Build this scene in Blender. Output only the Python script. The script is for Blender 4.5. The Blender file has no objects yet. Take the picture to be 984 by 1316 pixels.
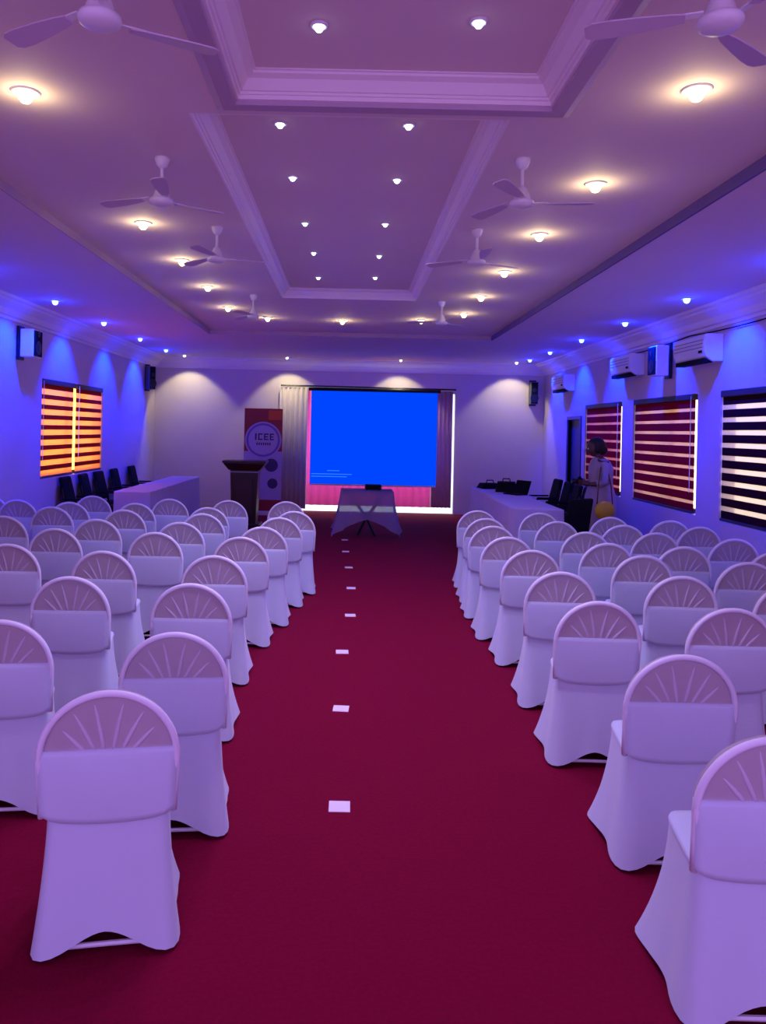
import bpy, bmesh, math, random
from mathutils import Vector, Matrix
random.seed(7)
PI = math.pi
C = bpy.context.scene.collection
S = bpy.context.scene

# ------------------------------------------------------------------ camera, world, exposure
H = 1.70                       # eye height
F = 1000.0                     # focal length in pixels of the 984x1316 frame
VX, VY, ROLL = 448.0, 553.0, 0.022
cam_d = bpy.data.cameras.new('camera'); cam = bpy.data.objects.new('camera', cam_d); C.objects.link(cam)
cam.location = (0, 0, H)
cam.rotation_euler = (Matrix.Rotation(PI/2, 3, 'X') @ Matrix.Rotation(ROLL, 3, 'Z')).to_euler()
cam_d.sensor_width = 36; cam_d.sensor_fit = 'AUTO'
cam_d.lens = 36*F/1316
cam_d.shift_x = (492-VX)/1316
cam_d.shift_y = -(658-VY)/1316
cam_d.clip_start = 0.05
S.camera = cam
S.view_settings.view_transform = 'Standard'; S.view_settings.look = 'None'
S.view_settings.gamma = 1; S.view_settings.use_curve_mapping = False
S.view_settings.exposure = 0.0

w = bpy.data.worlds.new('world'); S.world = w; w.use_nodes = True
w.node_tree.nodes['Background'].inputs[0].default_value = (0.50, 0.27, 0.84, 1)
w.node_tree.nodes['Background'].inputs[1].default_value = 2.0

RX0, RX1, RY0, RY1 = -4.05, 4.05, -0.6, 16.2      # room
SOF, CEI, TRAY, CRN = H+1.44, H+1.50, H+1.605, H+1.22   # soffit, ceiling, tray, crown bottom heights

def light(kind, name, loc, target, power, color, **kw):
    d = bpy.data.lights.new(name, kind); d.energy = power; d.color = color
    for k, v in kw.items(): setattr(d, k, v)
    o = bpy.data.objects.new(name, d); C.objects.link(o); o.location = loc
    if target is not None:
        o.rotation_euler = (Vector(target)-Vector(loc)).to_track_quat('-Z', 'Y').to_euler()
    return o
# rear left open behind the camera; violet world colour is added fill light

# ------------------------------------------------------------------ helpers
def uv(px, py):
    dx, dy = px-VX, py-VY
    c, s = math.cos(ROLL), math.sin(ROLL)
    return dx*c+dy*s, -dx*s+dy*c
def at_z(px, py, z):           # a photo point on the horizontal plane at height z
    u, v = uv(px, py); d = (H-z)*F/v
    return Vector((u*d/F, d, z))
def at_d(px, py, d):
    u, v = uv(px, py)
    return Vector((u*d/F, d, H-v*d/F))

def mat(name, col, rough=0.6, metal=0.0, emit=None, es=0.0, noise=0.0, nscale=20, bump=0.0, trans=0.0, alpha=1.0, sheen=0.0, spec=0.5):
    m = bpy.data.materials.new(name); m.use_nodes = True
    nt = m.node_tree; b = nt.nodes['Principled BSDF']
    b.inputs['Base Color'].default_value = (*col, 1); b.inputs['Roughness'].default_value = rough
    b.inputs['Metallic'].default_value = metal
    b.inputs['Specular IOR Level'].default_value = spec
    if sheen: b.inputs['Sheen Weight'].default_value = sheen
    if emit is not None:
        b.inputs['Emission Color'].default_value = (*emit, 1); b.inputs['Emission Strength'].default_value = es
    if noise or bump:
        tc = nt.nodes.new('ShaderNodeTexCoord'); n = nt.nodes.new('ShaderNodeTexNoise')
        n.inputs['Scale'].default_value = nscale; n.inputs['Detail'].default_value = 4
        nt.links.new(tc.outputs['Object'], n.inputs['Vector'])
        if noise:
            r = nt.nodes.new('ShaderNodeMixRGB'); r.blend_type = 'MULTIPLY'; r.inputs[0].default_value = 1
            rp = nt.nodes.new('ShaderNodeMapRange')
            rp.inputs[3].default_value = 1-noise; rp.inputs[4].default_value = 1+noise
            nt.links.new(n.outputs['Fac'], rp.inputs[0]); r.inputs[1].default_value = (*col, 1)
            nt.links.new(rp.outputs[0], r.inputs[2]); nt.links.new(r.outputs[0], b.inputs['Base Color'])
        if bump:
            bp = nt.nodes.new('ShaderNodeBump'); bp.inputs['Strength'].default_value = bump; bp.inputs['Distance'].default_value = 0.01
            nt.links.new(n.outputs['Fac'], bp.inputs['Height']); nt.links.new(bp.outputs[0], b.inputs['Normal'])
    if trans:
        out = nt.nodes['Material Output']; mx = nt.nodes.new('ShaderNodeMixShader'); t = nt.nodes.new('ShaderNodeBsdfTranslucent')
        t.inputs[0].default_value = (*col, 1); mx.inputs[0].default_value = trans
        nt.links.new(b.outputs[0], mx.inputs[1]); nt.links.new(t.outputs[0], mx.inputs[2]); nt.links.new(mx.outputs[0], out.inputs[0])
        last = mx
    else: last = b
    if alpha < 1:
        out = nt.nodes['Material Output']; mx = nt.nodes.new('ShaderNodeMixShader'); t = nt.nodes.new('ShaderNodeBsdfTransparent')
        mx.inputs[0].default_value = alpha
        nt.links.new(t.outputs[0], mx.inputs[1]); nt.links.new(last.outputs[0], mx.inputs[2]); nt.links.new(mx.outputs[0], out.inputs[0])
    return m

def obj(name, bm, m, parent=None, smooth=False, bevel=0):
    me = bpy.data.meshes.new(name); bmesh.ops.recalc_face_normals(bm, faces=bm.faces); bm.to_mesh(me); bm.free()
    if smooth:
        for p in me.polygons: p.use_smooth = True
    me.materials.append(m)
    o = bpy.data.objects.new(name, me); C.objects.link(o)
    if parent: o.parent = parent
    if bevel:
        b = o.modifiers.new('bevel', 'BEVEL'); b.width = bevel; b.segments = 2; b.limit_method = 'ANGLE'
    return o
def thing(name, label, cat, loc=(0,0,0), rz=0, group=None):
    o = bpy.data.objects.new(name, None); C.objects.link(o); o.empty_display_size = 0.1
    o.location = loc; o.rotation_euler = (0, 0, rz); o['label'] = label; o['category'] = cat
    if group: o['group'] = group
    return o
def tag(o, label, cat, group=None):
    o['label'] = label; o['category'] = cat
    if group: o['group'] = group
    return o
def struct(name, bm, m, **k):
    o = obj(name, bm, m, **k); o['kind'] = 'structure'; return o
def dup(root, loc, rz, label=None, group=None):
    r = root.copy(); C.objects.link(r); r.location = loc; r.rotation_euler = (0, 0, rz)
    if label: r['label'] = label
    if group: r['group'] = group
    for ch in list(root.children):
        c = ch.copy(); C.objects.link(c); c.parent = r
        for g in ch.children:
            d = g.copy(); C.objects.link(d); d.parent = c
    return r
def box(bm, x0, x1, y0, y1, z0, z1, M=None):
    vs = [bm.verts.new((x, y, z)) for x in (x0, x1) for y in (y0, y1) for z in (z0, z1)]
    for f in ((0,1,3,2),(4,6,7,5),(0,4,5,1),(2,3,7,6),(0,2,6,4),(1,5,7,3)): bm.faces.new([vs[i] for i in f])
    if M is not None:
        for v in vs: v.co = M @ v.co
    return vs
def bx(*a, M=None):
    bm = bmesh.new(); box(bm, *a, M=M); return bm
def tube(bm, pts, r, n=8, cap=True):
    pts = [Vector(p) for p in pts]; rings = []
    rs = r if isinstance(r, (list, tuple)) else [r]*len(pts)
    for i, p in enumerate(pts):
        d = (pts[min(i+1, len(pts)-1)]-pts[max(i-1, 0)]).normalized()
        a = d.cross(Vector((0,0,1)))
        if a.length < 1e-3: a = d.cross(Vector((0,1,0)))
        a.normalize(); b = d.cross(a)
        rings.append([bm.verts.new(p+(a*math.cos(2*PI*k/n)+b*math.sin(2*PI*k/n))*rs[i]) for k in range(n)])
    for i in range(len(rings)-1):
        for k in range(n): bm.faces.new((rings[i][k], rings[i][(k+1)%n], rings[i+1][(k+1)%n], rings[i+1][k]))
    if cap: bm.faces.new(rings[0]); bm.faces.new(rings[-1][::-1])
def lathe(bm, prof, n=24, c=(0,0), M=None):
    rings = []
    for r, z in prof:
        rings.append([bm.verts.new((c[0]+r*math.cos(2*PI*k/n), c[1]+r*math.sin(2*PI*k/n), z)) for k in range(n)])
    for i in range(len(rings)-1):
        for k in range(n): bm.faces.new((rings[i][k], rings[i][(k+1)%n], rings[i+1][(k+1)%n], rings[i+1][k]))
    bm.faces.new(rings[0]); bm.faces.new(rings[-1][::-1])
    if M is not None:
        for r_ in rings:
            for v in r_: v.co = M @ v.co
def cells(bm, a0, a1, b0, b1, holes, put):   # rectangle with rectangular holes as a grid of boxes
    A = sorted({a0, a1, *[h[0] for h in holes], *[h[1] for h in holes]}); B = sorted({b0, b1, *[h[2] for h in holes], *[h[3] for h in holes]})
    for i in range(len(A)-1):
        for j in range(len(B)-1):
            ca, cb = (A[i]+A[i+1])/2, (B[j]+B[j+1])/2
            if not any(h[0] < ca < h[1] and h[2] < cb < h[3] for h in holes): put(bm, A[i], A[i+1], B[j], B[j+1])
def frame_prism(bm, x0, x1, y0, y1, prof):    # profile (inset, z) swept round a rectangle with mitred corners
    rings = []
    for ins, z in prof:
        rings.append([bm.verts.new(p) for p in ((x0+ins, y0+ins, z), (x1-ins, y0+ins, z), (x1-ins, y1-ins, z), (x0+ins, y1-ins, z))])
    n = len(rings)
    for i in range(n):
        for k in range(4): bm.faces.new((rings[i][k], rings[i][(k+1)%4], rings[(i+1)%n][(k+1)%4], rings[(i+1)%n][k]))
ORD = ['', 'first', 'second', 'third', 'fourth', 'fifth', 'sixth', 'seventh', 'eighth', 'ninth', 'tenth']

# ------------------------------------------------------------------ materials
M_ceil = mat('ceiling_paint', (0.80, 0.66, 0.66), 0.75, noise=0.03, nscale=2)
M_trim = mat('moulding_paint', (0.90, 0.80, 0.84), 0.6)
M_lip = mat('lip_shade_paint', (0.52, 0.38, 0.50), 0.6)  # near tray lip darkened, the shade along it is put into this colour
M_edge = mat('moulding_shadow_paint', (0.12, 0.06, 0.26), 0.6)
M_wall = mat('wall_paint', (0.62, 0.52, 0.56), 0.7, noise=0.03, nscale=3)
M_carpet = mat('carpet_crimson', (0.185, 0.0004, 0.028), 0.95, noise=0.25, nscale=60, bump=0.4, spec=0.1)
M_cover = mat('stretch_cover', (0.62, 0.72, 0.88), 0.65, noise=0.03, nscale=6, sheen=0.3)
M_sheer = mat('sheer_back', (0.47, 0.42, 0.46), 0.6, noise=0.06, nscale=9, sheen=0.2)
M_rim = mat('cover_rim', (0.82, 0.84, 0.95), 0.5)
M_rib = mat('cover_rib', (0.62, 0.60, 0.70), 0.55)
M_white = mat('white_plastic', (0.80, 0.78, 0.82), 0.4)
M_black = mat('black_fabric', (0.004, 0.004, 0.007), 0.8, spec=0.15)
M_metal = mat('dark_metal', (0.03, 0.03, 0.04), 0.35, metal=0.8)
M_wood = mat('dark_wood', (0.028, 0.006, 0.008), 0.35, noise=0.4, nscale=14)
M_glass_l = mat('warm_daylight_pane', (0.9, 0.7, 0.4), 0.4, emit=(1.0, 0.50, 0.10), es=4.2)
M_glass_r = mat('daylight_pane', (0.9, 0.9, 0.8), 0.4, emit=(1.0, 0.86, 0.55), es=2.2)
M_gap = mat('daylight_gap_pane', (0.9, 0.9, 0.9), 0.4, emit=(0.70, 0.90, 0.95), es=2.0)
M_blind = mat('blind_brown', (0.045, 0.008, 0.018), 0.9, trans=0.4, spec=0.05)
M_blind_m = mat('blind_maroon', (0.22, 0.012, 0.045), 0.9, trans=0.6, spec=0.05)
M_blind_l = mat('blind_russet', (0.26, 0.035, 0.02), 0.8, trans=0.5, spec=.05)
M_sheerband = mat('blind_sheer', (0.75, 0.62, 0.55), 0.8, trans=0.5, alpha=0.55)
M_sheer_r = mat('blind_sheer_rose', (0.65, 0.25, 0.28), 0.8, trans=0.5, alpha=0.85)
M_sheer_t = mat('blind_sheer_tan', (0.75, 0.45, 0.35), 0.8, trans=0.5, alpha=0.78)
M_sheer_o = mat('blind_sheer_orange', (1.0, 0.50, 0.16), 0.8, trans=0.6, alpha=0.75)
M_frame = mat('window_frame_dark', (0.03, 0.02, 0.03), 0.5)
M_screen = mat('projection', (0.0, 0.003, 0.02), 0.9, emit=(0.0, 0.060, 1.0), es=1.0, spec=0.0)

# ------------------------------------------------------------------ room shell
struct('floor', bx(RX0-.2, RX1+.2, RY0, RY1+.2, -.1, 0), M_carpet)
# windows: (y0, y1, z0, z1)
WR = [(11.55, 13.35, .80, 2.22), (9.05, 11.10, .80, 2.22), (6.35, 8.50, .80, 2.22)]
WL = [(10.25, 12.80, .96, 2.30)]
DR = (13.60, 14.35, 0.0, 1.98)
bm = bmesh.new(); cells(bm, RY0, RY1, 0, SOF+.3, WR+[DR], lambda b, a, c, d, e: box(b, RX1, RX1+.2, a, c, d, e)); struct('wall_right', bm, M_wall)
bm = bmesh.new(); cells(bm, RY0, RY1, 0, SOF+.3, WL, lambda b, a, c, d, e: box(b, RX0-.2, RX0, a, c, d, e)); struct('wall_left', bm, M_wall)
DF = (-1.42, 2.20, 0.0, 2.50)
bm = bmesh.new(); cells(bm, RX0-.2, RX1+.2, 0, SOF+.3, [DF], lambda b, a, c, d, e: box(b, a, c, RY1, RY1+.2, d, e)); struct('wall_front', bm, M_wall)
struct('window_5', bx(DF[0], DF[1], RY1+.12, RY1+.16, 0.0, 2.5), M_gap)
struct('door_1', bx(RX1+.05, RX1+.1, DR[0], DR[1], 0, DR[3]), mat('door_navy', (0.02, 0.015, 0.12), 0.4))
b = bmesh.new(); box(b, RX1-.02, RX1+.06, DR[0]-.06, DR[0], 0, DR[3]+.06); box(b, RX1-.02, RX1+.06, DR[1], DR[1]+.06, 0, DR[3]+.06); box(b, RX1-.02, RX1+.06, DR[0], DR[1], DR[3], DR[3]+.06)
struct('trim_1', b, mat('door_frame_navy', (0.03, 0.02, 0.14), 0.4))
n = 0
for (side, L, gm) in ((1, WR, M_glass_r), (-1, WL, M_glass_l)):
    for (a, c, d, e) in L:
        n += 1; X = RX1 if side > 0 else RX0
        xs = lambda p, q: (min(X+side*p, X+side*q), max(X+side*p, X+side*q))
        fr = bmesh.new(); x0, x1 = xs(.10, .15)
        for q in ((a, a+.05, d, e), (c-.05, c, d, e), (a, c, d, d+.05), (a, c, e-.05, e), ((a+c)/2-.02, (a+c)/2+.02, d, e)): box(fr, x0, x1, *q)
        root = struct('window_%d' % n, fr, M_frame)
        x0, x1 = xs(.15, .16); obj('pane', bx(x0, x1, a, c, d, e), gm, root)

# ceiling: lower perimeter soffit, main ceiling, two recessed trays
SX, SY = 2.18, 12.0
T1 = (-.55, .90, .9, 3.56); T2 = (-.80, .74, 3.72, 8.92)
bm = bmesh.new(); cells(bm, RX0, RX1, RY0, RY1, [(-SX, SX, RY0, SY)], lambda b, a, c, d, e: box(b, a, c, d, e, SOF, SOF+.3)); struct('ceiling_soffit', bm, M_ceil)
bm = bmesh.new(); cells(bm, -SX, SX, RY0, SY, [T1, T2], lambda b, a, c, d, e: box(b, a, c, d, e, CEI, CEI+.3)); struct('ceiling', bm, M_ceil)
bm = bmesh.new()
for T in (T1, T2): box(bm, T[0], T[1], T[2], T[3], TRAY, TRAY+.1)
struct('ceiling_tray', bm, M_ceil)
for i, T in enumerate((T1, T2)):
    bm = bmesh.new()
    frame_prism(bm, *T, [(0, CEI), (.012, CEI), (.014, CEI+.018), (.022, CEI+.020), (.026, CEI+.030), (.034, CEI+.032), (.060, CEI+.075), (.088, CEI+.088), (.088, CEI+.098), (.10, CEI+.10), (.10, TRAY), (0, TRAY)])
    struct('trim_%d' % (i+2), bm, M_trim)
    bm = bmesh.new()
    if i: continue
    o = .10
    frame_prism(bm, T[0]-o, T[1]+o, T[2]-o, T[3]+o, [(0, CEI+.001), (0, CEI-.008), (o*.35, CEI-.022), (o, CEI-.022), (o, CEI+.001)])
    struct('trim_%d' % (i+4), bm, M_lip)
# step edge round the main ceiling and crown moulding along the walls
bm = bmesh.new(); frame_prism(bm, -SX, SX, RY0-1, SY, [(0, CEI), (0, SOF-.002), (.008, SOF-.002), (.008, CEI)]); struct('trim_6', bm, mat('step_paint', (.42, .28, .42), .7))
struct('trim_8', bx(SX-.016, SX+.002, RY0, SY, SOF-.012, CEI), M_edge)  # dark strip with the shade of the right-hand step put into its colour
bm = bmesh.new(); frame_prism(bm, RX0, RX1, RY0-1, RY1, [(0, SOF), (0, CRN), (.02, CRN), (.03, CRN+.03), (.06, CRN+.04), (.10, CRN+.10), (.19, CRN+.16), (.20, CRN+.18), (.24, CRN+.19), (.25, SOF)]); struct('trim_7', bm, M_trim)
for nm, a in (('left', (RX0, RX0+.02, RY0, RY1)), ('right', (RX1-.02, RX1, RY0, DR[0]-.06))): struct('baseboard_'+nm, bx(*a, 0, .1), M_wall)
bm = bmesh.new(); box(bm, RX0, DF[0], RY1-.02, RY1, 0, .1); box(bm, DF[1], RX1, RY1-.02, RY1, 0, .1); struct('baseboard_front', bm, M_wall)

# ------------------------------------------------------------------ blinds
def blind(side, y0, y1, z0, z1, m, label, sm=None, duty=.052):
    X = RX1+.03 if side > 0 else RX0-.03
    t = thing('zebra_blind', label, 'window blind', (X, (y0+y1)/2, z0), group='striped window blinds')
    hw = (y1-y0)/2; h = z1-z0
    obj('head_rail', bx(-.035, .035, -hw, hw, h-.07, h), M_frame, t, bevel=.008)
    bmd, bms = bmesh.new(), bmesh.new(); p = .137; z = h-.07; k = 0
    while z > .06:
        zz = max(z-(.137-duty), .03); box(bmd, -.004, .004, -hw, hw, zz, z)
        z2 = max(zz-duty, .03)
        if z2 < zz: box(bms, -.001, .001, -hw, hw, z2, zz)
        z = z2
    obj('dark_band', bmd, m, t); obj('sheer_band', bms, sm or M_sheerband, t)
    bm = bmesh.new(); tube(bm, [(0, -hw, .02), (0, hw, .02)], .018); obj('bottom_rail', bm, M_frame, t)
    bm = bmesh.new(); tube(bm, [(-side*.045, -hw+.02, h-.03), (-side*.045, -hw+.02, .25)], .004, 6); obj('pull_chain', bm, M_white, t)
    return t
blind(1, WR[0][0]+.13, WR[0][1]-.01, .80, 2.22, M_blind_m, 'dark red striped blind beside the navy door on the right wall', M_sheer_r, .038)
blind(1, WR[1][0]+.13, WR[1][1]-.01, .80, 2.22, M_blind_m, 'middle dark brown striped blind of the three on the right wall', M_sheer_t, .040)
blind(1, WR[2][0]+.02, WR[2][1]-.01, .80, 2.22, M_blind, 'nearest dark striped blind on the right wall, cut by the frame')
blind(-1, 10.26, 11.50, .96, 2.30, M_blind_l, 'nearer orange-lit striped blind of the left wall window', M_sheer_o, .075)
blind(-1, 11.62, 12.79, .96, 2.30, M_blind_l, 'farther orange-lit striped blind of the left wall window', M_sheer_o, .075)

# ------------------------------------------------------------------ downlights
def downlight(loc, label, group, col, es, power, spread, r=.045, tilt=(0, 0), blend=.8, lamp=None):
    t = thing('downlight', label, 'ceiling light', loc, group=group)
    bm = bmesh.new(); lathe(bm, [(r*.8, -.004), (r*1.0, -.010), (r*1.25, -.008), (r*1.35, 0.0), (r*.8, 0.0)], 20); obj('trim_ring', bm, M_white, t, smooth=True)
    key = 'lens_%s' % group.replace(' ', '_')
    m = bpy.data.materials.get(key) or mat(key, (.9, .9, .9), .4, emit=col, es=es)
    bm = bmesh.new(); lathe(bm, [(r*.12, -r*1.05), (r*.38, -r*.95), (r*.58, -r*.70), (r*.66, -r*.38), (r*.62, -.004), (r*.62, -.001)], 20); obj('lens', bm, m, t, smooth=True)
    if power:
        if group == 'warm downlights': l = light('POINT', 'downlight_lamp', (0, 0, -.085), None, power, col, shadow_soft_size=.03)
        else: l = light('SPOT', 'downlight_lamp', (0, 0, -.03), (tilt[0], tilt[1], -1.03), power, lamp or col, spot_size=spread, spot_blend=blend, shadow_soft_size=.04)
        l.parent = t
    return t
WARM = (1.0, 0.80, 0.40); COOL = (0.66, 0.50, 1.0); BLUE = (0.0, 0.015, 1.0)
yl = [(33,118),(184,286),(234,334),(267,368),(293,395)]; yr = [(895,115),(765,236),(693,301),(648,349),(618,381),(596,403)]
for L, nm in ((yl, 'left'), (yr, 'right')):
    for i, p in enumerate(L):
        q = at_z(p[0], p[1], CEI)
        downlight(q, 'warm ceiling downlight, %s from the camera in the %s row' % (ORD[i+1], nm), 'warm downlights', WARM, 5, 1.8, math.radians(150), r=.05)
for p, nm in (((344,408), 'left'), ((440,412), 'middle'), ((541,411), 'right')):
    downlight(at_z(p[0], p[1], CEI), 'warm ceiling downlight, %s one of the cross row beyond the trays' % nm, 'warm downlights', WARM, 5, 1.8, math.radians(150), r=.05)
for i, (a, b_) in enumerate([((410,32),(615,27)), ((360,158),(525,160)), ((376,227),(510,230)), ((392,286),(495,287)), ((403,324),(487,328)), ((409,356),(482,356))]):
    for p, nm in ((a, 'left'), (b_, 'right')):
        downlight(at_z(p[0], p[1], TRAY), 'small white %s downlight of the %s pair in the ceiling trays' % (nm, ORD[i+1]), 'white downlights', (.72, .84, 1.0), 6, 48, math.radians(130), r=.028, lamp=COOL)
bl = [7.25, 9.09, 10.9, 12.8, 14.6]; br = [6.2, 8.04, 9.83, 11.67, 13.5, 15.0]
for L, s, nm in ((bl, -1, 'left'), (br, 1, 'right')):
    for i, y in enumerate(L):
        downlight((s*3.46, y, SOF), 'blue downlight over the %s wall, %s from the camera' % (nm, ORD[i+1]), 'blue wall washers', (.16, .34, 1.0), 8, 0, 1, r=.05)
        l = light('SPOT', 'downlight_lamp', (s*3.50, y, SOF-.03), (s*4.1, y, 2.15), 520, BLUE, spot_size=math.radians(84), spot_blend=.6, shadow_soft_size=.04)
        light('POINT', 'downlight_glow_lamp', (s*3.46, y, SOF-.085), None, 3.0, BLUE, shadow_soft_size=.03)

for i, p in enumerate([(228,452),(367,457),(515,462),(660,467)]):
    q = at_z(p[0], p[1], SOF); q.y = 15.62
    downlight(q, 'white downlight washing the front wall, %s from the left' % ORD[i+1], 'front wall washers', (1.0, .90, .75), 6, 62, math.radians(92), r=.04, tilt=(0, .42), blend=.35, lamp=(1.0, .92, .42))

# ------------------------------------------------------------------ covered banquet chair
def hw_back(z):
    if z < .64: return .208+.010*(z-.42)/.22
    t = min((z-.64)/.22, 1); return .218*math.sqrt(max(1-t**2.15, 0))
def yb(z): return -.205-.055*(z-.42)/.44        # rear surface leans back
def make_chair():
    t = thing('banquet_chair', '', 'chair')
    # upper, see-through looking panel of the arched back
    def panel(z_lo, z_hi, off, th, nz, bulge=0):
        bm = bmesh.new(); nx = 14; fr, rr = [], []
        for j in range(nz+1):
            f, r = [], []
            for i in range(nx+1):
                s = -1+2*i/nx; lo = z_lo(s); hi = z_hi
                z = lo+(hi-lo)*j/nz; W = hw_back(z)+(-.001 if off > 0 else -.004); x = s*W
                y = yb(z)-(off*(1-j/nz)**.5 if off > 0 else off)-bulge*(1-s*s)*math.sin(PI*min(j/nz, 1))
                r.append(bm.verts.new((x, y, z))); f.append(bm.verts.new((x, yb(z)+th, z)))
            fr.append(f); rr.append(r)
        for j in range(nz):
            for i in range(nx):
                bm.faces.new((rr[j][i], rr[j][i+1], rr[j+1][i+1], rr[j+1][i])); bm.faces.new((fr[j][i], fr[j+1][i], fr[j+1][i+1], fr[j][i+1]))
        for j in range(nz):
            for e in (0, nx): bm.faces.new((rr[j][e], rr[j+1][e], fr[j+1][e], fr[j][e]))
        for i in range(nx):
            for e in (0, nz): bm.faces.new((rr[e][i], rr[e][i+1], fr[e][i+1], fr[e][i]))
        return bm
    obj('back_panel', panel(lambda s: .655-.012*(1-s*s), .857, -.006, .03, 14), M_sheer, t, smooth=True)
    bm = panel(lambda s: .423+.018*s*s+.022*s**8, .668, .012, .022, 12, bulge=.006)
    sl = obj('back_sleeve', bm, M_cover, t, smooth=True)
    bm = bmesh.new(); P = []
    for k in range(33):
        a = PI*k/32; P.append((-.212*math.cos(a), yb(.64+.212*math.sin(a))+.004, .64+.212*math.sin(a)))
    P = [(-.205, yb(.45)+.004, .45), (-.209, yb(.55)+.004, .55)]+P+[(.209, yb(.55)+.004, .55), (.205, yb(.45)+.004, .45)]
    tube(bm, P, .0115, 8); obj('back_frame', bm, M_rim, t, smooth=True)
    for a, r1 in ((50, .215), (65, .245), (81, .255), (99, .255), (115, .245), (130, .215)):
        bm = bmesh.new(); ar = math.radians(a); pts = []; r0 = .085/math.sin(ar)
        for k in range(7):
            r = r0+(r1-r0)*k/6; x = math.cos(ar)*r*1.02; z = .575+math.sin(ar)*r
            pts.append((x+math.copysign(.006*(k/6)**2, x), yb(z)+.008, z))
        tube(bm, pts, [.006, .0075, .008, .0075, .006, .004, .001], 8); obj('fan_rib', bm, M_rib, t, smooth=True)
    # skirt: rounded square loft with pointed foot pockets and arched hems
    bm = bmesh.new(); NS, NZ = 72, 12; rings = []
    def rr(a, hx, y0, y1, p):
        c, s = math.cos(a), math.sin(a)
        r = (abs(c)**p+abs(s)**p)**(-1/p)
        return c*r*hx, (y0+y1)/2+s*r*(y1-y0)/2
    for j in range(NZ+1):
        q = j/NZ; ring = []
        for k in range(NS):
            a = 2*PI*k/NS
            cr = abs(math.sin(2*a))                      # 1 at corners
            hem = .012+.075*(1-cr**1.6)
            if abs(math.cos(a)) > .72: hem = .012+.022*(1-cr**1.6)
            if math.sin(a) < -.69: hem = .012+.075*(1-cr**1.8)
            z = .455+(hem-.455)*q
            fl = q**1.6
            x, y = rr(a, .200+.022*fl+.014*fl*cr**3, -.200-.030*fl-.012*fl*cr**3, .130+.100*fl+.014*fl*cr**3, 9)
            x *= 1-(.26-.22*fl)*max(0, (y+.2)/.36)
            wv = .004*math.sin(a*9)*fl
            ring.append(bm.verts.new((x*(1+wv*3), y+wv, z)))
        rings.append(ring)
    for j in range(NZ):
        for k in range(NS): bm.faces.new((rings[j][k], rings[j][(k+1)%NS], rings[j+1][(k+1)%NS], rings[j+1][k]))
    obj('skirt', bm, M_cover, t, smooth=True)
    bm = bmesh.new(); ring2 = []
    prof = [(.200, .445), (.202, .455), (.197, .465), (.17, .470), (.09, .472)]
    rg = []
    for hx, z in prof:
        ring = []
        for k in range(NS):
            x, y = rr(2*PI*k/NS, hx+.004, -.20+(.2-hx)*.5, .133-(.2-hx)*.9, 8); x *= 1-.26*max(0, (y+.2)/.36); ring.append(bm.verts.new((x, y, z)))
        rg.append(ring)
    for j in range(len(rg)-1):
        for k in range(NS): bm.faces.new((rg[j][k], rg[j][(k+1)%NS], rg[j+1][(k+1)%NS], rg[j+1][k]))
    bm.faces.new(rg[-1]); obj('seat_cover', bm, M_cover, t, smooth=True)
    bm = bmesh.new(); tube(bm, [(-.20, -.205, .030), (0, -.21, .034), (.20, -.205, .030)], .008, 6); obj('hem_band', bm, M_rim, t)
    for sx in (-1, 1):
        for y, dy in ((-.17, -.045), (.2, .03)):
            bm = bmesh.new(); tube(bm, [(sx*.11, y*.4, .44), (sx*.135, y*.5, .2), (sx*.165, y*.68+dy*.3, .09), (sx*.198, y*.92+dy*.6, .0)], .010, 8); obj('leg', bm, M_metal, t)
    return t
CH_L = [[(140,888)], [(224,813),(-2,797)], [(245,750),(89,741)], [(275,714),(132,708),(10,699)], [(309,690),(199,684),(70,679)],
        [(337,677),(231,671),(124,667),(4,663)], [(359,665),(260,660),(159,655),(66,651)], [(378,657),(267,652),(174,646.5),(89,645),(22,642)],
        [(368,644.5),(294,643),(218,641),(119,637),(-14,637)]]
CH_R = [[(1000,948)], [(880,842)], [(771,773),(943,782)], [(722,735),(878,740.5),(1020,750)], [(684,707),(828,713.7),(963,722.6)],
        [(653,690),(782,698),(880,702.5),(998,709)], [(634,676),(754,683.5),(844,684.6),(945,692.5)],
        [(625,666),(717,670),(802,674.6),(900,677)], [(614,656),(694,659),(785,664.5),(862,669)]]
proto = make_chair(); first = True
for side, rows in (('left', CH_L), ('right', CH_R)):
    for i, row in enumerate(rows):
        for j, (px, py) in enumerate(row):
            q = at_z(px, py, .862)
            seat = 'aisle seat' if j == 0 else '%s seat from the aisle' % ORD[j+1]
            lab = 'white-covered chair %s of the aisle, %s row from the camera, %s' % (side, ORD[i+1], seat)
            rz = math.radians(random.uniform(-2, 2)+({0: 11, 1: 8, 2: 2}.get(i, 1) if side == 'left' else -1))
            loc = (q.x-.26*math.sin(rz), q.y+.26*math.cos(rz), 0)
            if first: proto.location = loc; proto.rotation_euler = (0, 0, rz); proto['label'] = lab; proto['group'] = 'white-covered chairs in rows'; first = False
            else: dup(proto, loc, rz, lab, 'white-covered chairs in rows')

# ------------------------------------------------------------------ floor markers along the aisle
for i, (px, py) in enumerate([(436,1037),(438,911),(439.5,838),(450,791),(451,756),(448,729.5),(444,709),(443,694)]):
    q = at_z(px, py, 0)
    bm = bx(-.048, .048, -.05, .05, 0, .004); o = obj('floor_marker', bm, M_mark if i else (M_mark := mat('marker_white', (.92, .86, 1.0), .5)), bevel=.0015)
    o.location = q; o.rotation_euler = (0, 0, math.radians(random.uniform(-4, 4)))
    tag(o, 'white square marker on the red aisle carpet, %s from the camera' % ORD[i+1], 'floor marker', 'square floor markers')

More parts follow.
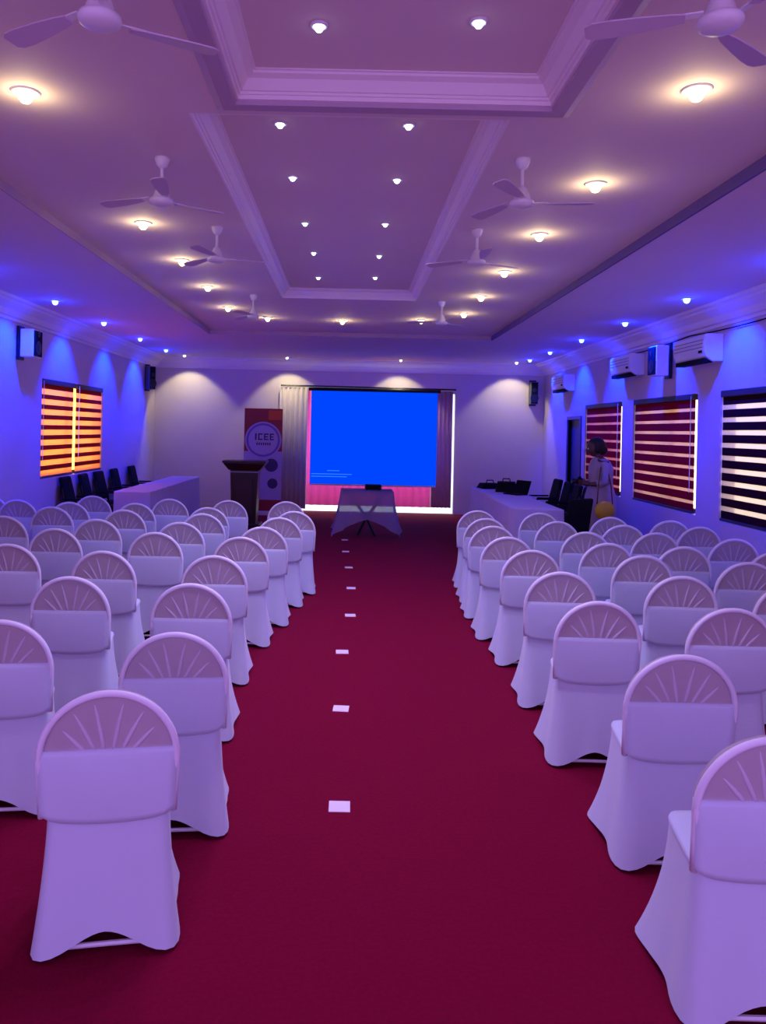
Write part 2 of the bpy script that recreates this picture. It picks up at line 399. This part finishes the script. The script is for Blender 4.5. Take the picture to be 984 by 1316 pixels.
# ------------------------------------------------------------------ ceiling fans
def make_fan(loc, rz, label):
    t = thing('ceiling_fan', label, 'ceiling fan', loc, rz, 'ceiling fans')
    bm = bmesh.new(); lathe(bm, [(.040, 0), (.042, -.012), (.030, -.045), (.012, -.062)], 20); obj('canopy', bm, M_white, t, smooth=True)
    bm = bmesh.new(); lathe(bm, [(.010, -.06), (.010, -.19)], 10); obj('downrod', bm, M_white, t)
    bm = bmesh.new(); lathe(bm, [(.014, -.15), (.026, -.162), (.040, -.195), (.048, -.222), (.050, -.228), (.064, -.232), (.067, -.242), (.064, -.254), (.050, -.264), (.02, -.270)], 28); obj('motor_housing', bm, M_white, t, smooth=True)
    for k in range(3):
        A = Matrix.Rotation(2*PI*k/3, 4, 'Z') @ Matrix.Rotation(math.radians(9), 4, 'X')
        bm = bmesh.new(); top, bot = [], []
        for (x, h1, h2) in ((.10, .018, .018), (.14, .026, .026), (.22, .034, .035), (.32, .040, .042), (.37, .038, .040), (.39, .024, .028)):
            top.append([bm.verts.new(A @ Vector((x, s, -.238+.003))) for s in (-h1, h2)]); bot.append([bm.verts.new(A @ Vector((x, s, -.238-.002))) for s in (-h1, h2)])
        for i in range(5):
            bm.faces.new((top[i][0], top[i+1][0], top[i+1][1], top[i][1])); bm.faces.new((bot[i][0], bot[i][1], bot[i+1][1], bot[i+1][0]))
            for s in (0, 1): bm.faces.new((top[i][s], bot[i][s], bot[i+1][s], top[i+1][s]))
        for e in (0, 5): bm.faces.new((top[e][0], top[e][1], bot[e][1], bot[e][0]))
        bl_ = obj('blade', bm, M_fan, t)
        bm = bmesh.new(); box(bm, .05, .15, -.012, .012, -.234, -.229, M=A); obj('blade_iron', bm, M_white, bl_)
    return t
M_fan = mat('fan_blade', (.62, .50, .62), .5)
for (nm, px, py, rz) in (('left', 128, 36, 28), ('right', 925, 40, 160), ('left', 207, 265, 35), ('right', 670, 268, -5), ('left', 278, 338, 10), ('right', 612, 342, 25), ('left', 325, 410, 0), ('right', 567, 418, 40)):
    q = at_z(px, py, CEI-.27)
    k = {128: 'nearest', 925: 'nearest', 207: 'second nearest', 670: 'second nearest', 278: 'third nearest', 612: 'third nearest', 325: 'farthest', 567: 'farthest'}[px]
    make_fan((q.x, q.y, CEI), math.radians(rz), 'white three-blade ceiling fan, %s one on the %s side' % (k, nm))

# ------------------------------------------------------------------ air conditioners, loudspeakers
def aircon(y0, y1, z0, z1, label):
    t = thing('air_conditioner', label, 'air conditioner', (RX1, (y0+y1)/2, z0), group='air conditioners')
    h = z1-z0; L = (y1-y0)/2; bm = bmesh.new()
    pr = [(0, 0), (-.12, 0), (-.19, .05), (-.215, .12), (-.215, h-.03), (-.19, h), (0, h)]
    a = [bm.verts.new((x, -L, z)) for x, z in pr]; c = [bm.verts.new((x, L, z)) for x, z in pr]
    bm.faces.new(a); bm.faces.new(c[::-1])
    for i in range(len(pr)): bm.faces.new((a[i], a[(i+1) % len(pr)], c[(i+1) % len(pr)], c[i]))
    obj('casing', bm, M_white, t, bevel=.01)
    bm = bmesh.new(); box(bm, -.20, -.10, -L+.04, L-.04, -.012, .035, M=Matrix.Identity(4)); obj('air_outlet', bm, M_black, t)
    bm = bmesh.new()
    for k in range(3): box(bm, -.219, -.214, -L+.03, L-.03, .15+k*.04, .155+k*.04)
    obj('intake_grille', bm, M_metal, t)
    obj('display', bx(-.219, -.214, -L+.05, -L+.13, .09, .12), M_black, t)
aircon(8.45, 9.25, 2.54, 2.84, 'white wall air conditioner nearest the camera, above the right windows')
aircon(10.70, 11.50, 2.55, 2.85, 'middle white wall air conditioner above the right windows')
aircon(14.0, 14.8, 2.50, 2.80, 'white air conditioner high in the far right corner above the door')
def speaker(loc, rz, label, wd=.26, dp=.24, ht=.40, m=None):
    t = thing('wall_speaker', label, 'loudspeaker', loc, rz, 'wall loudspeakers')     # faces local +x, wall behind at x=0
    obj('cabinet', bx(.07, .07+dp, -wd/2, wd/2, 0, ht), m or M_navy, t, bevel=.012)
    obj('grille', bx(.07+dp, .085+dp, -wd/2+.015, wd/2-.015, .015, ht-.015), M_black, t, bevel=.005)
    bm = bmesh.new(); box(bm, .002, .04, -.07, .07, -.03, ht+.04); box(bm, .04, .07, -.03, .03, ht*.3, ht*.6); obj('wall_bracket', bm, M_metal, t)
    for z in (.12, .29):
        bm = bmesh.new(); r = .085 if z < .2 else .04
        lathe(bm, [(r, 0), (r, .006), (r*.7, .004), (r*.2, .008)], 20, M=Matrix.Translation((.085+dp, 0, z)) @ Matrix.Rotation(PI/2, 4, 'Y')); obj('driver', bm, M_metal, t)
M_navy = mat('speaker_cabinet', (.10, .10, .16), .5)
speaker((RX1, 9.85, 2.47), PI, 'blue-lit wall loudspeaker between the two air conditioners on the right', m=M_white, ht=.38, dp=.16)
speaker((RX0, 9.50, 2.50), 0, 'blue-lit wall loudspeaker before the orange window on the left', m=M_white, ht=.34, dp=.16)
speaker((RX0, 15.45, 2.42), math.radians(-35), 'small dark loudspeaker in the far left corner', wd=.16, dp=.13, ht=.46)
speaker((3.80, RY1, 2.32), math.radians(-90), 'small dark loudspeaker high at the right end of the front wall', wd=.16, dp=.13, ht=.46)
# cable under the right crown moulding
bm = bmesh.new(); P = []
for k in range(41):
    y = 6.5+k*.13; P.append((RX1-.035, y, 2.905-.035*abs(math.sin((y-6.5)*1.15))))
tube(bm, P, .007, 6); tag(obj('cable', bm, M_black), 'thin dark cable sagging along the top of the right wall', 'cable')

# ------------------------------------------------------------------ curtains and screen on the front wall
def curtain(x0, x1, y, z0, z1, m, label, n=7, amp=.03):
    bm = bmesh.new(); N = n*8; A, B = [], []
    for side, L in ((0, A), (1, B)):
        for k in range(N+1):
            x = x0+(x1-x0)*k/N; yy = y+amp*math.sin(2*PI*n*k/N)+side*.006
            L.append([bm.verts.new((x, yy, z)) for z in (z0, z0+(z1-z0)*.5, z1)])
    for L in (A, B):
        for k in range(N):
            for j in range(2): bm.faces.new((L[k][j], L[k+1][j], L[k+1][j+1], L[k][j+1]))
    for k in range(N):
        for j in (0, 2): bm.faces.new((A[k][j], A[k+1][j], B[k+1][j], B[k][j]))
    for k in (0, N):
        for j in range(2): bm.faces.new((A[k][j], A[k][j+1], B[k][j+1], B[k][j]))
    return tag(obj('curtain', bm, m, smooth=True), label, 'curtain', 'curtains on the front wall')
M_pink = mat('pink_curtain', (0.95, 0.30, 0.62), .8, trans=.6)
M_grey = mat('grey_curtain', (0.55, 0.47, 0.60), .8, trans=.12)
curtain(-.86, 1.72, 16.10, .14, 2.50, M_pink, 'pink backdrop curtain hanging behind the blue screen', n=16, amp=.02)
curtain(-1.44, -.86, 16.08, .06, 2.56, M_grey, 'grey curtain hanging left of the screen beside the banner', n=6)
curtain(1.72, 2.14, 16.08, .14, 2.54, mat('mauve_curtain', (0.62, 0.36, 0.52), .8, trans=.25), 'mauve curtain hanging right of the screen', n=5)
bm = bmesh.new(); tube(bm, [(-1.42, 16.07, 2.60), (2.2, 16.07, 2.58)], .018); tube(bm, [(-1.3, 16.07, 2.6), (-1.3, 16.2, 2.6)], .012); tube(bm, [(2.1, 16.07, 2.58), (2.1, 16.2, 2.58)], .012)
tag(obj('curtain_rod', bm, M_metal), 'dark curtain rod above the screen and curtains', 'curtain rod')
D = 15.75
tl, tr, brr, bll = at_d(401,500,D), at_d(562,507,D), at_d(560,626,D), at_d(397,620,D)
sx = (tl.x+bll.x)/2; ex = (tr.x+brr.x)/2; zt = (tl.z+tr.z)/2; zb = (bll.z+brr.z)/2
t = thing('projection_screen', 'large screen glowing plain blue at the front of the hall', 'projection screen', ((sx+ex)/2, D, zb))
W2 = (ex-sx)/2; SH = zt-zb
obj('screen_surface', bx(-W2, W2, 0, .008, 0, SH), M_screen, t)
bm = bmesh.new(); tube(bm, [(-W2-.06, .01, SH+.03), (W2+.06, .01, SH+.03)], .035, 12); obj('roller_case', bm, M_metal, t)
obj('bottom_bar', bx(-W2, W2, -.008, .016, -.03, 0), M_white, t)
# projected strip of faint lines at the lower left of the picture
bm = bmesh.new()
for (a, c, z) in ((-W2+.03, -W2+.75, .14), (-W2+.03, -W2+.85, .19), (-W2+.35, -W2+.6, .26)): box(bm, a, c, -.003, 0, z, z+.018)
obj('task_bar', bm, mat('projection_lines', (0, .05, .2), .8, emit=(.02, .18, 1.0), es=1.1), t)
for s in (-1, 1):
    bm = bmesh.new(); tube(bm, [(s*W2*.9, .02, SH+.05), (s*W2*.9, .40, SH+.05)], .012); obj('mount_bracket', bm, M_metal, t)

# ------------------------------------------------------------------ roll-up banner
bt = at_d(339, 525, 15.3); BW, BH = .375, bt.z
t = thing('rollup_banner', 'red roll-up banner with a round pale emblem behind the lectern', 'banner', (bt.x, 15.3, 0))
obj('base', bx(-BW, BW, -.09, .09, 0, .08), M_white, t, bevel=.01)
b = obj('panel', bx(-BW, BW, -.004, .004, .08, BH), mat('banner_red', (.30, .010, .015), .5), t)
def disc(bm, r, cx, cz, y, n=32, r0=0):
    o_ = [bm.verts.new((cx+r*math.cos(2*PI*k/n), y, cz+r*math.sin(2*PI*k/n))) for k in range(n)]
    if r0:
        i_ = [bm.verts.new((cx+r0*math.cos(2*PI*k/n), y, cz+r0*math.sin(2*PI*k/n))) for k in range(n)]
        for k in range(n): bm.faces.new((o_[k], o_[(k+1)%n], i_[(k+1)%n], i_[k]))
    else: bm.faces.new(o_)
P_pale = mat('banner_pale', (.42, .36, .60), .5); P_dark = mat('banner_navy', (.03, .02, .12), .5); P_or = mat('banner_orange', (.65, .08, .01), .5)
obj('orange_corner', bx(BW-.28, BW-.02, -.008, -.004, BH-.22, BH-.03), P_or, t)
obj('lower_field', bx(-BW, BW, -.008, -.004, .30, 1.25), P_pale, t)
bm = bmesh.new(); disc(bm, .36, 0, BH-.62, -.010); obj('emblem_disc', bm, P_pale, t)
bm = bmesh.new(); disc(bm, .33, 0, BH-.62, -.012, r0=.29); obj('emblem_ring', bm, mat('banner_violet', (.18, .10, .38), .5), t)
# the blurred letters of the emblem
bm = bmesh.new()
def stroke(x0, x1, z0, z1): box(bm, x0, x1, -.016, -.012, BH-.62+z0, BH-.62+z1)
x = -.16
stroke(x, x+.03, 0, .13); x += .06
for g in range(2):
    stroke(x, x+.025, 0, .13); stroke(x, x+.09, 0, .025); stroke(x, x+.09, .105, .13)
    if g: stroke(x, x+.08, .053, .077)
    x += .115
stroke(x, x+.025, 0, .13); stroke(x, x+.08, 0, .025); stroke(x, x+.07, .053, .077); stroke(x, x+.08, .105, .13)
for k in range(7): stroke(-.13+k*.042, -.105+k*.042, -.10, -.05)
obj('lettering', bm, P_dark, t)
bm = bmesh.new(); disc(bm, .13, .17, .98, -.010); disc(bm, .10, .20, .62, -.010); obj('dark_roundels', bm, P_dark, t)
obj('pole', bx(-.012, .012, .006, .02, .08, BH), M_metal, t)

# ------------------------------------------------------------------ lectern
lp = at_z(314, 676, 0)
t = thing('lectern', 'dark wooden lectern in front of the roll-up banner', 'lectern', (lp.x, lp.y, 0))
LZ = 1.14
bm = bmesh.new(); v = box(bm, -.24, .24, -.2, .2, .05, LZ-.16)
for q in v:
    if q.co.z < .5: q.co.x *= .86; q.co.y *= .9
obj('body', bm, M_wood, t, bevel=.01)
obj('base', bx(-.28, .28, -.24, .24, 0, .06), M_wood, t, bevel=.01)
bm = bmesh.new(); v = box(bm, -.36, .36, -.26, .26, LZ-.16, LZ-.04)
for q in v:
    if q.co.z < LZ-.1: q.co.x *= .74; q.co.y *= .8
obj('cornice', bm, M_wood, t, bevel=.01)
bm = bmesh.new(); v = box(bm, -.37, .37, -.27, .27, LZ-.04, LZ)
obj('reading_top', bm, M_wood, t, bevel=.008)
obj('light_strip', bx(-.245, .245, -.215, -.2, LZ-.20, LZ-.185), mat('pale_inlay', (.35, .36, .40), .4), t)
obj('front_panel', bx(-.15, .15, -.212, -.19, .22, LZ-.30), mat('panel_wood', (.03, .006, .010), .4), t, bevel=.006)

# ------------------------------------------------------------------ long tables with cloths
M_cloth = mat('table_cloth', (.66, .60, .84), .6, noise=.03, nscale=5)
def long_table(x0, x1, y0, y1, label_t, label_c):
    t = thing('banquet_table', label_t, 'table', ((x0+x1)/2, (y0+y1)/2, 0), group='long side tables')
    a, b_ = (x1-x0)/2, (y1-y0)/2
    obj('tabletop', bx(-a, a, -b_, b_, .715, .745), M_wood, t)
    for sx_ in (-1, 1):
        for sy in (-1, 1):
            bm = bmesh.new(); tube(bm, [(sx_*(a-.06), sy*(b_-.15), .0), (sx_*(a-.06), sy*(b_-.15), .72)], .016); obj('leg', bm, M_metal, t)
    bm = bmesh.new(); N = 160; per = []
    pts = []
    L = [(-a, -b_), (a, -b_), (a, b_), (-a, b_)]
    for e in range(4):
        p, q = Vector(L[e]), Vector(L[(e+1) % 4]); k = max(6, int((q-p).length/.06))
        nn = Vector(((q-p).y, -(q-p).x)).normalized()
        for i in range(k): pts.append((p.lerp(q, i/k), nn))
    rings = []
    for z, g in ((.752, .004), (.745, .012), (.5, .018), (.25, .026), (.01, .034)):
        rings.append([bm.verts.new((p.x+n_.x*(g+g*.5*math.sin(i*1.1+.5*math.sin(i*.37))), p.y+n_.y*(g+g*.5*math.sin(i*1.1)), z)) for i, (p, n_) in enumerate(pts)])
    for j in range(4):
        for i in range(len(pts)): bm.faces.new((rings[j][i], rings[j][(i+1) % len(pts)], rings[j+1][(i+1) % len(pts)], rings[j+1][i]))
    bm.faces.new(rings[0])
    o = obj('tablecloth', bm, M_cloth); o.location = ((x0+x1)/2, (y0+y1)/2, 0); tag(o, label_c, 'tablecloth', 'pale floor-length tablecloths')
long_table(2.12, 2.74, 9.85, 11.80, 'long side table right of the chairs, nearer of the pair', 'blue-lit tablecloth on the right side, nearer of the two right cloths')
long_table(2.20, 2.82, 11.92, 13.80, 'long side table on the right, farther one with black bags', 'blue-lit tablecloth under the black bags, farther of the right cloths')
long_table(-3.34, -2.84, 11.15, 14.9, 'long side table by the left wall beyond the window', 'pale lilac tablecloth on the long table by the left wall')
# black bags and laptop on the far right table
def blob_box(name, loc, sz, label, cat, rz=0, parts=()):
    t = thing(name, label, cat, loc, rz)
    bm = bmesh.new(); a, b_, h = sz; v = box(bm, -a/2, a/2, -b_/2, b_/2, 0, h)
    for q in v:
        if q.co.z > h*.5: q.co.x *= .8; q.co.y *= .75
    bmesh.ops.subdivide_edges(bm, edges=bm.edges, cuts=3, use_grid_fill=True)
    for q in bm.verts: q.co += Vector((math.sin(q.co.y*23), math.sin(q.co.x*19+1), 0))*.008
    obj('body', bm, M_black, t, smooth=True, bevel=0)
    bm = bmesh.new(); tube(bm, [(-a*.2, 0, h-.02), (-a*.15, 0, h+.05), (a*.15, 0, h+.05), (a*.2, 0, h-.02)], .010); obj('handle', bm, M_black, t)
    return t
blob_box('laptop_bag', (2.45, 13.4, .753), (.36, .34, .09), 'low black bag at the far end of the right table', 'bag', .2)
blob_box('duffel_bag', (2.60, 12.75, .753), (.34, .42, .16), 'larger black bag heaped on the right table', 'bag', -.2)
t = thing('laptop', 'open dark laptop on the right table before the black bag', 'laptop', (2.62, 12.15, .753), math.radians(-60), None)
obj('keyboard_base', bx(-.16, .16, -.11, .11, 0, .02), M_black, t, bevel=.004)
obj('display_lid', bx(-.16, .16, -.006, .006, 0, .21, M=Matrix.Translation((0, .11, .02)) @ Matrix.Rotation(math.radians(-20), 4, 'X')), M_black, t, bevel=.003)

# ------------------------------------------------------------------ black conference chairs at the long tables
def black_chair():
    t = thing('conference_chair', '', 'chair')            # faces local +x
    bm = bmesh.new(); box(bm, -.22, .22, -.22, .22, .42, .49); obj('seat', bm, M_black, t, bevel=.03)
    bm = bmesh.new(); v = box(bm, -.26, -.20, -.21, .21, .52, .96)
    for q in v:
        if q.co.z > .7: q.co.x -= .10; q.co.y *= .86
    obj('backrest', bm, M_black, t, bevel=.025)
    for s in (-1, 1):
        bm = bmesh.new(); tube(bm, [(-.30, s*.20, 0), (-.21, s*.22, .45), (-.29, s*.19, .80)], .012); obj('rear_leg', bm, M_metal, t)
        bm = bmesh.new(); tube(bm, [(.24, s*.21, 0), (.19, s*.22, .45)], .012); obj('front_leg', bm, M_metal, t)
        bm = bmesh.new(); tube(bm, [(-.24, s*.235, .66), (.10, s*.235, .66), (.18, s*.23, .46)], .014); obj('armrest', bm, M_black, t)
    return t
pb = black_chair(); fb = True
for i, (px, py) in enumerate([(92,613),(112,610),(127,607),(145,603),(167,599)]):
    y = [11.0, 11.75, 12.45, 13.3, 14.35][i]
    lab = 'black chair between the left wall and its table, %s from the camera' % ORD[i+1]
    if fb: pb.location = (-3.67, y, 0); pb['label'] = lab; pb['group'] = 'black chairs at the side tables'; fb = False
    else: dup(pb, (-3.67, y, 0), math.radians([0, 2, -2, 2, 0][i]), lab, 'black chairs at the side tables')
for i, (x, y, a) in enumerate([(2.58, 9.40, 120), (3.10, 11.0, 183), (3.12, 11.62, 178), (3.18, 12.3, 182), (3.20, 13.0, 184)]):
    dup(pb, (x, y, 0), math.radians(a), 'black chair behind the right side tables, %s from the camera' % ORD[i+1], 'black chairs at the side tables')

# ------------------------------------------------------------------ small centre table with sheer cloth and projector
ct = at_z(470, 689, 0)
t = thing('small_table', 'small dark table under a sheer cloth before the screen', 'table', (ct.x, ct.y, 0))
obj('tabletop', bx(-.40, .40, -.28, .28, .70, .735), M_wood, t)
for s in (-1, 1):
    bm = bmesh.new(); tube(bm, [(-s*.14, s*.0-.05, 0.01), (0, -.05, .30), (s*.30, -.05, .70)], .018); obj('leg', bm, M_metal, t)
    bm = bmesh.new(); tube(bm, [(-s*.14, .12, 0.01), (0, .12, .30), (s*.30, .12, .70)], .018); obj('leg', bm, M_metal, t)
bm = bmesh.new(); pts = []; a, b_ = .415, .295; L = [(-a, -b_), (a, -b_), (a, b_), (-a, b_)]
for e in range(4):
    p, q = Vector(L[e]), Vector(L[(e+1) % 4])
    for i in range(16): pts.append((p.lerp(q, i/16), i/16))
rings = []; n = len(pts)
for z, g in ((.745, 0), (.737, .01), (.55, .03), (.35, .07), (.16, .12), (.03, .17)):
    ring = []
    for i, (p, f_) in enumerate(pts):
        cr = abs(2*f_-1)**1.6; d_ = p.normalized()
        zz = z if z > .7 else z+(.737-z)*.38*(1-cr)
        wob = 1+.35*math.sin(i*2.2)
        ring.append(bm.verts.new((p.x+d_.x*g*wob*(.3+.7*cr), p.y+d_.y*g*wob*(.3+.7*cr), zz)))
    rings.append(ring)
for j in range(5):
    for i in range(n): bm.faces.new((rings[j][i], rings[j][(i+1) % n], rings[j+1][(i+1) % n], rings[j+1][i]))
bm.faces.new(rings[0])
o = obj('tablecloth', bm, mat('sheer_cloth', (.42, .34, .62), .6, trans=.4, alpha=.72), smooth=True); o.location = (ct.x, ct.y, 0)
tag(o, 'sheer lilac cloth draped over the small table before the screen', 'tablecloth')
t = thing('projector', 'small projector on the cloth-covered table before the screen', 'projector', (ct.x+.1, ct.y, .748))
obj('housing', bx(-.13, .13, -.10, .10, .01, .085), M_black, t, bevel=.012)
bm = bmesh.new(); lathe(bm, [(.03, 0), (.03, .03), (.02, .032)], 16, M=Matrix.Translation((.05, .10, .05)) @ Matrix.Rotation(-PI/2, 4, 'X')); obj('lens', bm, M_metal, t)
for sx_ in (-1, 1): obj('foot', bx(sx_*.1-.01, sx_*.1+.01, -.08, .08, 0, .012), M_black, t)

# ------------------------------------------------------------------ the person by the right wall
PX, PY = at_d(770, 600, 10.35).x, 10.35
M_skin = mat('skin', (.10, .045, .03), .5); M_hair = mat('hair', (.006, .005, .008), .6); M_dress = mat('dress', (.36, .31, .38), .7, noise=.05, nscale=12)
def skin_mesh(name, verts, edges, radii, m, parent=None, sub=2, root=0):
    me = bpy.data.meshes.new(name); me.from_pydata(verts, edges, []); o = bpy.data.objects.new(name, me); C.objects.link(o)
    me.materials.append(m); sm = o.modifiers.new('skin', 'SKIN'); ss = o.modifiers.new('sub', 'SUBSURF'); ss.levels = ss.render_levels = sub
    if not me.skin_vertices: me.attributes
    L = me.skin_vertices[0].data
    for i, r in enumerate(radii): L[i].radius = (r, r) if not isinstance(r, tuple) else r
    L[root].use_root = True
    dg = bpy.context.evaluated_depsgraph_get(); ev = o.evaluated_get(dg); nm = bpy.data.meshes.new_from_object(ev)
    o.modifiers.clear(); o.data = nm
    for p in nm.polygons: p.use_smooth = True
    if parent: o.parent = parent
    return o
# side view: the figure faces local -x (towards the table)
per = thing('person', 'person in a pale dress standing by the right wall, looking down at a camera', 'person', (PX, PY, 0))
V = [(0,0,.92), (0.01,0,1.10), (0.02,0,1.25), (0.0,0,1.36), (-.03,0,1.42), (-.05,0,1.50),          # 0-5 pelvis .. head base
     (0.01,.16,1.33), (.03,.20,1.08), (-.17,.12,1.06), (0.01,-.16,1.33), (.03,-.20,1.08), (-.17,-.12,1.06),   # arms
     (0,.09,.86), (-.01,.10,.48), (.02,.10,.09), (-.12,.11,.035), (0,-.09,.86), (-.03,-.10,.48), (-.02,-.10,.09), (-.16,-.11,.035)]
E = [(0,1),(1,2),(2,3),(3,4),(4,5),(3,6),(6,7),(7,8),(3,9),(9,10),(10,11),(0,12),(12,13),(13,14),(14,15),(0,16),(16,17),(17,18),(18,19)]
Rr = [.135,.115,.125,.09,.05,.05,.055,.042,.026,.055,.042,.026,.09,.056,.04,.03,.09,.056,.04,.03]
skin_mesh('body', V, E, Rr, M_skin, per)
# head with face
bm = bmesh.new(); bmesh.ops.create_uvsphere(bm, u_segments=20, v_segments=14, radius=.1)
for v in bm.verts:
    v.co.z *= 1.15; v.co.y *= .80
    if v.co.z < 0: v.co.y *= 1+v.co.z*1.8; v.co.x = v.co.x*(1+v.co.z*.9)-.02*(-v.co.z/.1)*.4
    if v.co.x < -.088 and -.03 < v.co.z < .02: v.co.x -= .016
hd = obj('head', bm, M_skin, per, smooth=True); hd.location = (-.075, 0, 1.535); hd.rotation_euler = (0, math.radians(-14), 0)
for s in (-1, 1):
    bm = bmesh.new(); bmesh.ops.create_uvsphere(bm, u_segments=8, v_segments=6, radius=.011); e = obj('eye', bm, M_white, hd); e.location = (-.085, s*.03, .012)
    bm = bmesh.new(); bmesh.ops.create_uvsphere(bm, u_segments=8, v_segments=6, radius=.022); e = obj('ear', bm, M_skin, hd); e.location = (.005, s*.079, -.005); e.scale = (.7, .4, 1.2)
e = obj('mouth', bx(-.088, -.078, -.022, .022, -.062, -.054), mat('lips', (.12, .02, .02), .5), hd)
bm = bmesh.new(); bmesh.ops.create_uvsphere(bm, u_segments=20, v_segments=14, radius=.118)
for v in bm.verts:
    v.co.y *= .88
    if v.co.x < -.05 and v.co.z < .05: v.co.x = -.05
hr = obj('hair', bm, M_hair, per, smooth=True); hr.location = (-.045, 0, 1.565)
bm = bmesh.new(); bmesh.ops.create_uvsphere(bm, u_segments=14, v_segments=10, radius=.065); hb = obj('hair_bun', bm, M_hair, hr, smooth=True); hb.location = (.085, 0, -.055)
# dress
bm = bmesh.new(); prof = [(.30, .22, .16, .03), (.42, .19, .17, .03), (.70, .175, .18, .02), (.90, .165, .175, .02), (1.05, .130, .145, .02), (1.15, .128, .15, .02), (1.27, .130, .185, .02), (1.36, .10, .17, .01), (1.41, .06, .075, -.01)]
rg = []
for z, rx, ry, cx in prof:
    rg.append([bm.verts.new((cx+1.22*rx*math.cos(2*PI*k/32)*(1+(.04*math.sin(k*1.9) if z < .8 else 0)), ry*math.sin(2*PI*k/32), z)) for k in range(32)])
for j in range(len(rg)-1):
    for k in range(32): bm.faces.new((rg[j][k], rg[j][(k+1) % 32], rg[j+1][(k+1) % 32], rg[j+1][k]))
obj('dress', bm, M_dress, per, smooth=True)
for s in (-1, 1):
    bm = bmesh.new(); tube(bm, [(0.01, s*.13, 1.345), (0.015, s*.175, 1.30), (.03, s*.202, 1.09), (-.03, s*.185, 1.075), (-.08, s*.16, 1.07)], [.065, .066, .056, .052, .046], 14); obj('sleeve', bm, M_dress, per, smooth=True)
    # hands closed round the camera: palm and five fingers
    bm = bmesh.new()
    tube(bm, [(-.165, s*.12, 1.06), (-.19, s*.108, 1.065), (-.225, s*.088, 1.075), (-.245, s*.078, 1.08)], [.026, .034, .036, .026], 10)
    for k in range(4):
        z = 1.105-k*.019; l = (.9, 1.0, .95, .8)[k]
        tube(bm, [(-.235, s*.082, z), (-.262*1, s*.078, z), (-.285, s*(.078-.022*l), z-.002), (-.287, s*(.078-.045*l), z-.004)], [.0095, .009, .0085, .006], 8)
    tube(bm, [(-.20, s*.09, 1.095), (-.215, s*.068, 1.118), (-.235, s*.050, 1.122)], [.011, .010, .007], 8)
    obj('hand', bm, M_skin, per, smooth=True)
    bm = bmesh.new(); v = box(bm, -.17, .06, s*.11-.04, s*.11+.04, 0, .065)
    for q in v:
        if q.co.z > .03 and q.co.x < 0: q.co.z *= .5
    obj('shoe', bm, M_black, per, bevel=.02)
t = thing('camera', 'black camera held at chest height by the person', 'camera', (PX-.262, PY, 1.045))
obj('body', bx(-.02, .03, -.055, .055, 0, .09), M_black, t, bevel=.008)
bm = bmesh.new(); lathe(bm, [(.034, 0), (.036, .05), (.03, .08), (.02, .082)], 18, M=Matrix.Translation((-.02, 0, .045)) @ Matrix.Rotation(-PI/2, 4, 'Y')); obj('lens', bm, M_metal, t, smooth=True)
obj('viewfinder', bx(-.01, .02, -.02, .02, .088, .108), M_black, t, bevel=.005)
hbp = Vector((PX-.02, PY-.31, .62))
t = thing('handbag', 'yellow handbag hanging at the hip of the person', 'bag', hbp)
bm = bmesh.new(); bmesh.ops.create_uvsphere(bm, u_segments=20, v_segments=14, radius=.13)
for v in bm.verts:
    v.co.y *= .50; v.co.z = v.co.z*.95+.12; v.co.x *= 1.0+(.12-v.co.z)*.5
obj('pouch', bm, mat('yellow_leather', (.62, .46, .01), .45), t, smooth=True)
bm = bmesh.new(); tube(bm, [(-.10, 0, .20), (-.07, .05, .45), (-.02, .12, .68), (.01, .16, .765), (.05, .13, .70), (.09, .05, .45), (.10, 0, .20)], .008, 8); obj('strap', bm, mat('strap_brown', (.12, .06, .01), .5), t, smooth=True)
